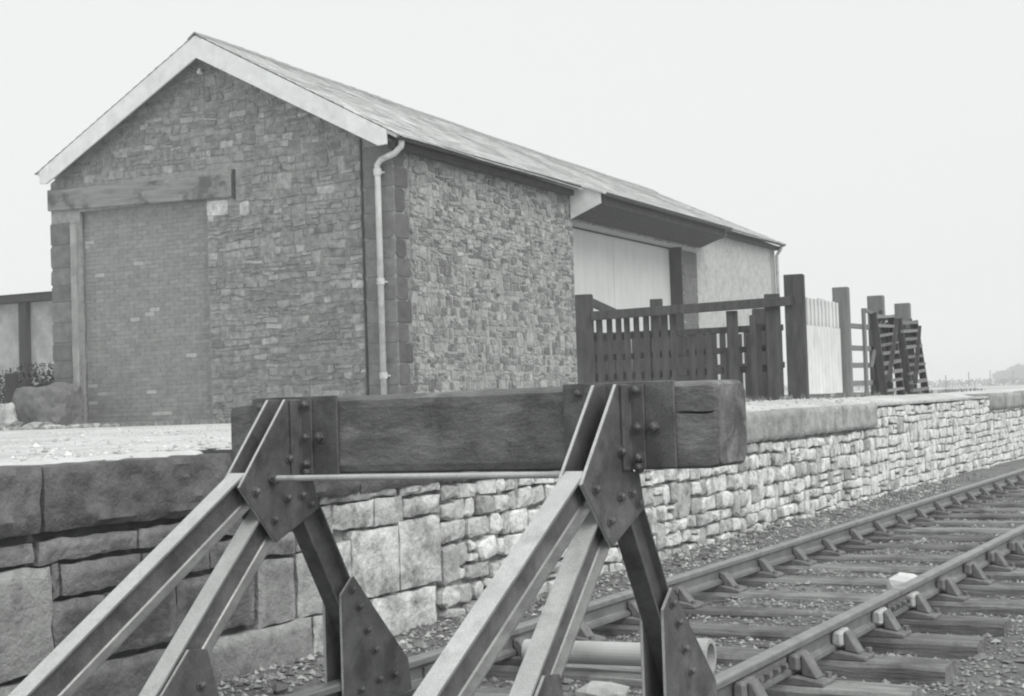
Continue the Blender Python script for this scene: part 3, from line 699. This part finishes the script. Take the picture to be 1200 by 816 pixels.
# ------------------------------------------------------------------ cattle pen fences on the platform
def gz(x, y): return zplat(x, y)
def post(name, x, y, w_, d_, top, mt, label=None, cat=None, group=None, parent=None, rz=0, lean=0):
    mb = MB(); z0 = gz(x, y)-.15 if parent is None else None
    c, s_ = cos(rz), sin(rz)
    f = lambda zz, lx: (lambda a, b: (x+a*c-b*s_+lx, y+a*s_+b*c, zz))
    mb.prism([(-w_/2,-d_/2),(w_/2,-d_/2),(w_/2,d_/2),(-w_/2,d_/2)], f(gz(x, y)-.15, 0), f(top, lean)); o = mb.build(name, mt, parent, bevel=.008)
    if parent is None: tag(o, label, cat, group)
    return o
A = Vector((-5.56, 12.46, 0)); B_ = Vector((-3.10, 13.36, 0)); fd = (B_-A).normalized(); fa = math.atan2(fd.y, fd.x); LNF = (B_-A).length
fz = lambda k: A + fd*k
pf = thing('paling_fence', 'dark timber paling fence with a heavy top rail, running back from the platform edge', 'fence')
post('post', A.x, A.y, .23, .14, 2.56, 'fence', parent=pf, rz=fa)
pB = fz(LNF-.16); post('post', pB.x, pB.y, .2, .14, 2.46, 'fence', parent=pf, rz=fa)
def rail(par, p, q, zp, zq, h, t, mt='fence', name='rail'):
    mb = MB(); mb.bar((p.x, p.y, zp), (q.x, q.y, zq), t, h); return mb.build(name, mt, par, bevel=.006)
nrm = Vector((fd.y, -fd.x, 0))          # towards the camera
rail(pf, fz(.1)+nrm*.10, fz(LNF+.10)+nrm*.10, 2.265, 2.355, .12, .07)
rail(pf, fz(.1)-nrm*.05, fz(LNF-.2)-nrm*.05, 1.98, 2.03, .08, .05); rail(pf, fz(.1)-nrm*.05, fz(LNF-.2)-nrm*.05, 1.45, 1.50, .09, .05); rail(pf, fz(.1)-nrm*.05, fz(LNF-.2)-nrm*.05, 1.71, 1.76, .08, .05); post('post', -3.74, 13.12, .15, .1, 2.26, 'fence', parent=pf, rz=fa)
k = .2
while k < LNF-.32:
    w_ = R.uniform(.075, .095); p = fz(k)
    if not (1.28 < k < 1.36 or 1.72 < k < 1.8 or 2.0 < k < 2.06):
        mb = MB(); z0 = gz(p.x, p.y)+.02; mb.bar((p.x, p.y, z0+R.uniform(0,.03)), (p.x+R.uniform(-.012,.012), p.y, 2.25+.03*k+R.uniform(-.03,.02) if k < 1.3 else 2.0+R.uniform(-.25,.1)), w_, .022, up=nrm); mb.build('pale', 'fence', pf)
    k += R.uniform(.108, .13) if k < 1.2 else R.uniform(.095, .125)
# a second row behind, seen through and above the first
A2 = Vector((-6.6, 14.6, 0)); B2 = Vector((-3.9, 15.8, 0)); fd2 = (B2-A2).normalized()
pb = thing('paling_fence', 'lower dark paling fence behind the top-railed one, before the shed door', 'fence')
for k, tp in ((0.0, 2.35), (1.05, 2.62), (2.55, 2.42)):
    p = A2+fd2*k; post('post', p.x, p.y, .19, .14, tp, 'fence', parent=pb, rz=math.atan2(fd2.y, fd2.x))
for zp in (2.1, 1.55): rail(pb, A2, A2+fd2*2.9, zp, zp+.03, .09, .05)
k = .12
while k < 2.9:
    p = A2+fd2*k; mb = MB(); mb.bar((p.x, p.y, 1.05), (p.x+R.uniform(-.015,.015), p.y, 2.10+R.uniform(-.06,.06)), .09, .022, up=(fd2.y,-fd2.x,0)); mb.build('pale', 'fence', pb); k += (R.uniform(.078, .086) if k < 1.75 else R.uniform(.10, .15))
mb = MB(); mb.bar((A.x, A.y, 2.50), (-6.15, 14.75, 2.42), .05, .11); mb.build('side_rail', 'fence', pb)
# heavy posts along the platform edge
XF = -3.0
post('gate_post', -2.98, 13.42, .25, .2, 2.70, 'fence', 'tallest dark squared post, left of the white gate', 'post', 'heavy pen posts', rz=.2)
post('gate_post', XF, 15.55, .22, .2, 2.645, 'fence2', 'dark squared post at the right edge of the white gate', 'post', 'heavy pen posts', rz=.15)
post('gate_post', XF-.02, 17.45, .24, .18, 2.615, 'fence2', 'squared post behind the slatted hurdle next right of the rail fence', 'post', 'heavy pen posts', rz=.1)
post('gate_post', XF-.02, 19.05, .24, .18, 2.565, 'fence2', 'rightmost squared post, behind the leaning slatted hurdle', 'post', 'heavy pen posts', rz=.1)
mb = None
post('pen_stake', -3.45, 13.08, .07, .06, 2.19, 'fence', 'thin dark stake standing before the heavy gate post', 'stake', rz=.2)
# white gate
wg = thing('gate', 'white painted gate with laths above a solid lower half, between two dark posts', 'gate', loc=(0,0,0))
mb = MB(); mb.box(XF-.03, XF-.012, 13.60, 15.42, 1.14, 2.05); pn = mb.build('panel', 'gate', wg)
y = 13.60
while y < 15.40:
    mb = MB(); mb.tone = R.uniform(.95, 1.04); mb.box(XF-.011, XF+.008, y+.002, min(y+.15, 15.42)-.002, 1.135+R.uniform(0,.01), 2.055); mb.build('board', 'gate', wg); y += .152
y = 13.63
while y < 15.4:
    mb = MB(); mb.tone = R.uniform(.85, 1.1); mb.box(XF-.012, XF+.01, y, y+.085, 2.06, 2.43+R.uniform(-.015,.015)); mb.build('lath', 'gate', wg); y += .165
for z in (2.36, 2.07): 
    mb = MB(); mb.box(XF-.055, XF-.031, 13.56, 15.44, z, z+.06); mb.build('rail', 'gatelat', wg)
mb = MB(); mb.box(XF-.06, XF-.02, 13.6, 14.9, 1.02, 1.13); mb.tone = .5; mb.build('bottom_rail', 'fence2', wg)
# open rail fence and brace
rf = thing('rail_fence', 'open four-rail timber fence with a slanting brace, right of the white gate', 'fence')
for z in (2.1, 1.78, 1.53, 1.27): rail(rf, Vector((XF+.05, 15.6, 0)), Vector((XF+.05, 17.5, 0)), z, z+.01, .075, .04, 'fence2')
mb = MB(); mb.bar((XF+.09, 16.35, 1.05), (XF+.09, 16.35, 2.37), .10, .04, up=(1,0,0)); mb.build('stile', 'fence2', rf)
mb = MB(); mb.bar((XF+.10, 16.35, 2.35), (XF+.10, 17.6, 2.25), .04, .05); mb.build('top_rail', 'fence2', rf)
mb = MB(); mb.bar((XF+.12, 16.55, 1.5), (XF+.12, 17.2, 2.3), .03, .045, up=(1,0,0)); mb.build('brace', 'fence2', rf)
def hurdle(y0, y1, z0, z1, n, lean, label, tilt):
    h = thing('hurdle', label, 'hurdle', 'slatted hurdles at the end of the pens')
    for yy in (y0, y1):
        mb = MB(); mb.bar((XF+.22, yy+tilt, z0), (XF+.22-lean, yy, z1), .05, .11, up=(1,0,0)); mb.build('stile', 'fence', h)
    for i in range(n):
        q = (i+.5)/n; z = z0+(z1-z0)*q; x = XF+.26-lean*q; yt = tilt*(1-q)
        mb = MB(); mb.tone = R.uniform(.8, 1.3); mb.bar((x, y0+yt-R.uniform(-.02,.05), z+R.uniform(-.015,.015)), (x, y1+yt+R.uniform(-.03,.06), z+.05+R.uniform(-.02,.02)), .045, R.uniform(.035, .055), up=(.1,0,1)); mb.build('slat', 'fence2', h)
    yb_ = y0+.03
    while yb_ < y1-.08:
        wb = R.uniform(.12, .19); xb_ = XF+.15-lean*.5+R.uniform(-.01,.01); tp = z1-R.uniform(-.06, .16)
        mb = MB(); mb.tone = R.uniform(.6, 1.2); mb.bar((xb_, yb_+wb/2+tilt*.8, z0+R.uniform(0,.04)), (xb_, yb_+wb/2+R.uniform(-.02,.02), tp), wb-.012, .02, up=(1,0,0)); mb.build('backing_board', 'fence', h); yb_ += wb
    mb = MB(); mb.bar((XF+.30, y0+tilt, z0+.2), (XF+.30-lean, y1, z1-.1), .03, .07, up=(1,0,0)); mb.build('brace', 'fence', h)
hurdle(16.75, 17.75, 1.07, 2.32, 9, .10, 'dark slatted hurdle leaning on the post next right of the rail fence', .05)
hurdle(18.2, 19.2, 1.06, 2.28, 9, .10, 'dark slatted hurdle leaning askew at the far end of the pens', .18)

# ------------------------------------------------------------------ left background: store shed, stone block, rubble, post, bush
st = thing('store_shed', 'pale boarded store shed with dark posts beyond the stone shed', 'shed', loc=(BX, BY, 0), rz=BR)
mb = MB(); mb.box(-36, -12, 12.05, 17, .6, 4.55); mb.build('wall', 'panel', st)
mb = MB(); mb.box(-36.3, -11.8, 11.75, 17.4, 4.56, 4.78); mb.build('eaves_fascia', 'dwood', st)
mb = MB(); mb.prism([(11.7, 4.79),(14.5, 5.05),(17.4, 4.79)], lambda a, b: (-36.3, a, b), lambda a, b: (-11.8, a, b)); mb.build('roof', 'slate', st)
for u in (-35.2, -32.0, -28.6, -25.2, -22.6, -20.1, -17.5, -14.5):
    mb = MB(); mb.box(u-.15, u+.15, 11.86, 12.04, .7, 4.55); mb.build('post', 'dwood', st)
def L2W(u, v, z): return Vector((BX+u*cos(BR)-v*sin(BR), BY+u*sin(BR)+v*cos(BR), z))
p = L2W(-6.66, -.8, 1.22)
boulder('stone_block', 'big rough dark stone block beside the left corner of the goods shed', 'stone', p, (.98, .8, 1.0), 'quoin', .75, None, BR, 31, 4, 1.5)
p = L2W(-7.22, -1.15, 1.12)
boulder('stone', 'pale broken stone leaning on the left end of the big dark block', 'stone', p, (.34, .4, .62), 'shedstone', 1.5, None, .4, 17, 3, 1.4)
for i in range(70):
    u = R.uniform(-8.3, -4.9); v = -R.uniform(.95, 2.0); s_ = R.uniform(.09, .28)*(1 if u < -5.9 else .55)
    p = L2W(u, v, .0); p.z = zplat(p.x, p.y) + s_*.18
    boulder('rubble_stone', 'loose rubble stone in the heap at the left corner of the goods shed', 'stone', p, (s_*1.3, s_, s_*.75), 'shedstone', R.uniform(.8, 2.0), 'rubble at the goods shed corner', R.uniform(0, 6), i*1.7, 1)
p = L2W(-7.55, -.8, 0); mb = MB(); mb.box(p.x-.09, p.x+.09, p.y-.08, p.y+.08, .8, 1.95)
tag(mb.build('stump_post', 'dwood', bevel=.01), 'dark stump of a timber post left of the stone pier', 'post')
def leafy(name, label, cat, base, blobs, n, leaf, mt='leaf', trunk=None, seed=1):
    t = thing(name, label, cat, loc=base); rg = random.Random(seed); mb = MB()
    for i in range(n):
        cx, cy, cz, rx, rz_ = rg.choice(blobs)
        a, b = rg.uniform(0, 2*pi), math.acos(rg.uniform(-1, 1)); r_ = rg.random()**.4
        p = Vector((cx + rx*r_*sin(b)*cos(a), cy + rx*r_*sin(b)*sin(a), cz + rz_*r_*cos(b)))
        d1 = Vector((rg.gauss(0,1), rg.gauss(0,1), rg.gauss(0,1))).normalized(); d2 = d1.orthogonal().normalized(); l = leaf*rg.uniform(.6, 1.4)
        mb.tone = rg.uniform(.6, 1.4); mb.add([p-d1*l, p+d2*l*.45, p+d1*l, p-d2*l*.45], [(0,1,2,3)])
    mb.build('foliage' if cat == 'bush' else 'crown', mt, t)
    if trunk:
        mb = MB()
        for (q0, q1, a, b) in trunk: mb.cyl(q0, q1, a, 8, b)
        mb.build('stem' if cat == 'bush' else 'trunk', 'bark', t)
    return t
bp_ = L2W(-10.6, 3.0, .9)
leafy('bush', 'low dark bush in front of the pale store shed', 'bush', bp_, [(-1.6,0,.75,.9,.6),(-.4,.2,.85,.8,.6),(.6,0,.7,.8,.5),(1.5,.1,.75,.7,.45),(-2.8,0,.7,1,.5)], 9000, .035, trunk=[((x,0,-.2),(x+.1,0,.8),.04,.02) for x in (-2.6,-1.5,-.4,.6,1.5)])
# ------------------------------------------------------------------ far right: fence posts on the field edge, pale tree, hedge
for i, (x, y, h) in enumerate(((-45, 206.8, 1.74), (-45, 222, 2.24), (-45, 238, 2.5), (-45, 257.5, 2.5))):
    mb = MB(); mb.cyl((x, y, .6), (x+.03, y, 1.0+h), .08, 8, .07)
    tag(mb.build('fence_post', 'fence2'), ordinal(i+1) + ' thin post from the left in the distant field fence', 'post', 'distant field fence posts')
leafy('tree', 'pale distant tree at the right edge beyond the platform', 'tree', (-97, 560, 0.5), [(0,0,5,6,3),(5,0,4,5,2.4),(-6,0,3.6,5,2.2),(12,0,3,6,2)], 3000, .7, trunk=[((0,0,-.3),(0,0,4),.3,.12),((0,0,2),(1.8,0,4.4),.14,.05),((0,0,2),(-1.6,.2,4.2),.14,.05)])
leafy('hedge', 'faint low hedge along the far field', 'bush', (-62, 380, .7), [(k*5,0,1.0,4,1.3) for k in range(-14, 14)], 5000, .35, trunk=[((k*5.0,0,-.3),(k*5.0,0,1.4),.1,.05) for k in range(-14, 14)])
# ------------------------------------------------------------------ grass tufts
gr = MB()
def tuft(x, y, z, n, h, sp):
    for _ in range(n):
        a = R.uniform(0, 2*pi); px, py = x+R.gauss(0, sp), y+R.gauss(0, sp); l = h*R.uniform(.5, 1.2); bx_, by_ = cos(a)*l*.5, sin(a)*l*.5; w_ = .004+.004*R.random()
        gr.tone = R.uniform(.7, 1.9)
        gr.add([(px-w_, py, z-.01), (px+w_, py, z-.01), (px+bx_*.4+w_*.6, py+by_*.4, z+l*.6), (px+bx_, py+by_, z+l), (px+bx_*.4-w_*.6, py+by_*.4, z+l*.6)], [(0,1,2,4),(4,2,3)])
for i in range(420):
    u = R.uniform(-9, .6); p = L2W(u, -R.random()**2*1.0-.06, 0); tuft(p.x, p.y, zplat(p.x, p.y), 7, .1, .06)
for i in range(160):
    y = R.uniform(9, 24); x = -2.8-R.random()**1.5*.8; tuft(x, y, zplat(x, y), 6, .07, .06)
for i in range(50):
    y = R.uniform(2.2, 18); tuft(-1.9+R.random()*.3, y, zbal(-1.8, y), 5, .06, .03)
kind(tag(gr.build('grass', 'grass'), 'short rough grass at the foot of walls and fences', 'grass'), 'stuff')
# ------------------------------------------------------------------ haze
hm = bpy.data.materials.new('haze'); hm.use_nodes = True; t = hm.node_tree
for n_ in list(t.nodes):
    if n_.type == 'BSDF_PRINCIPLED': t.nodes.remove(n_)
pv = t.nodes.new('ShaderNodeVolumePrincipled'); pv.inputs['Color'].default_value = (.995, 1, .998, 1); pv.inputs['Density'].default_value = .0021; pv.inputs['Anisotropy'].default_value = .2
t.links.new(pv.outputs[0], [n_ for n_ in t.nodes if n_.type == 'OUTPUT_MATERIAL'][0].inputs['Volume'])
mb = MB(); mb.box(-605, 605, -65, 705, -1.4, 9.5); kind(tag(mb.build('haze', hm), 'pale damp haze filling the air over the yard', 'haze'), 'stuff')
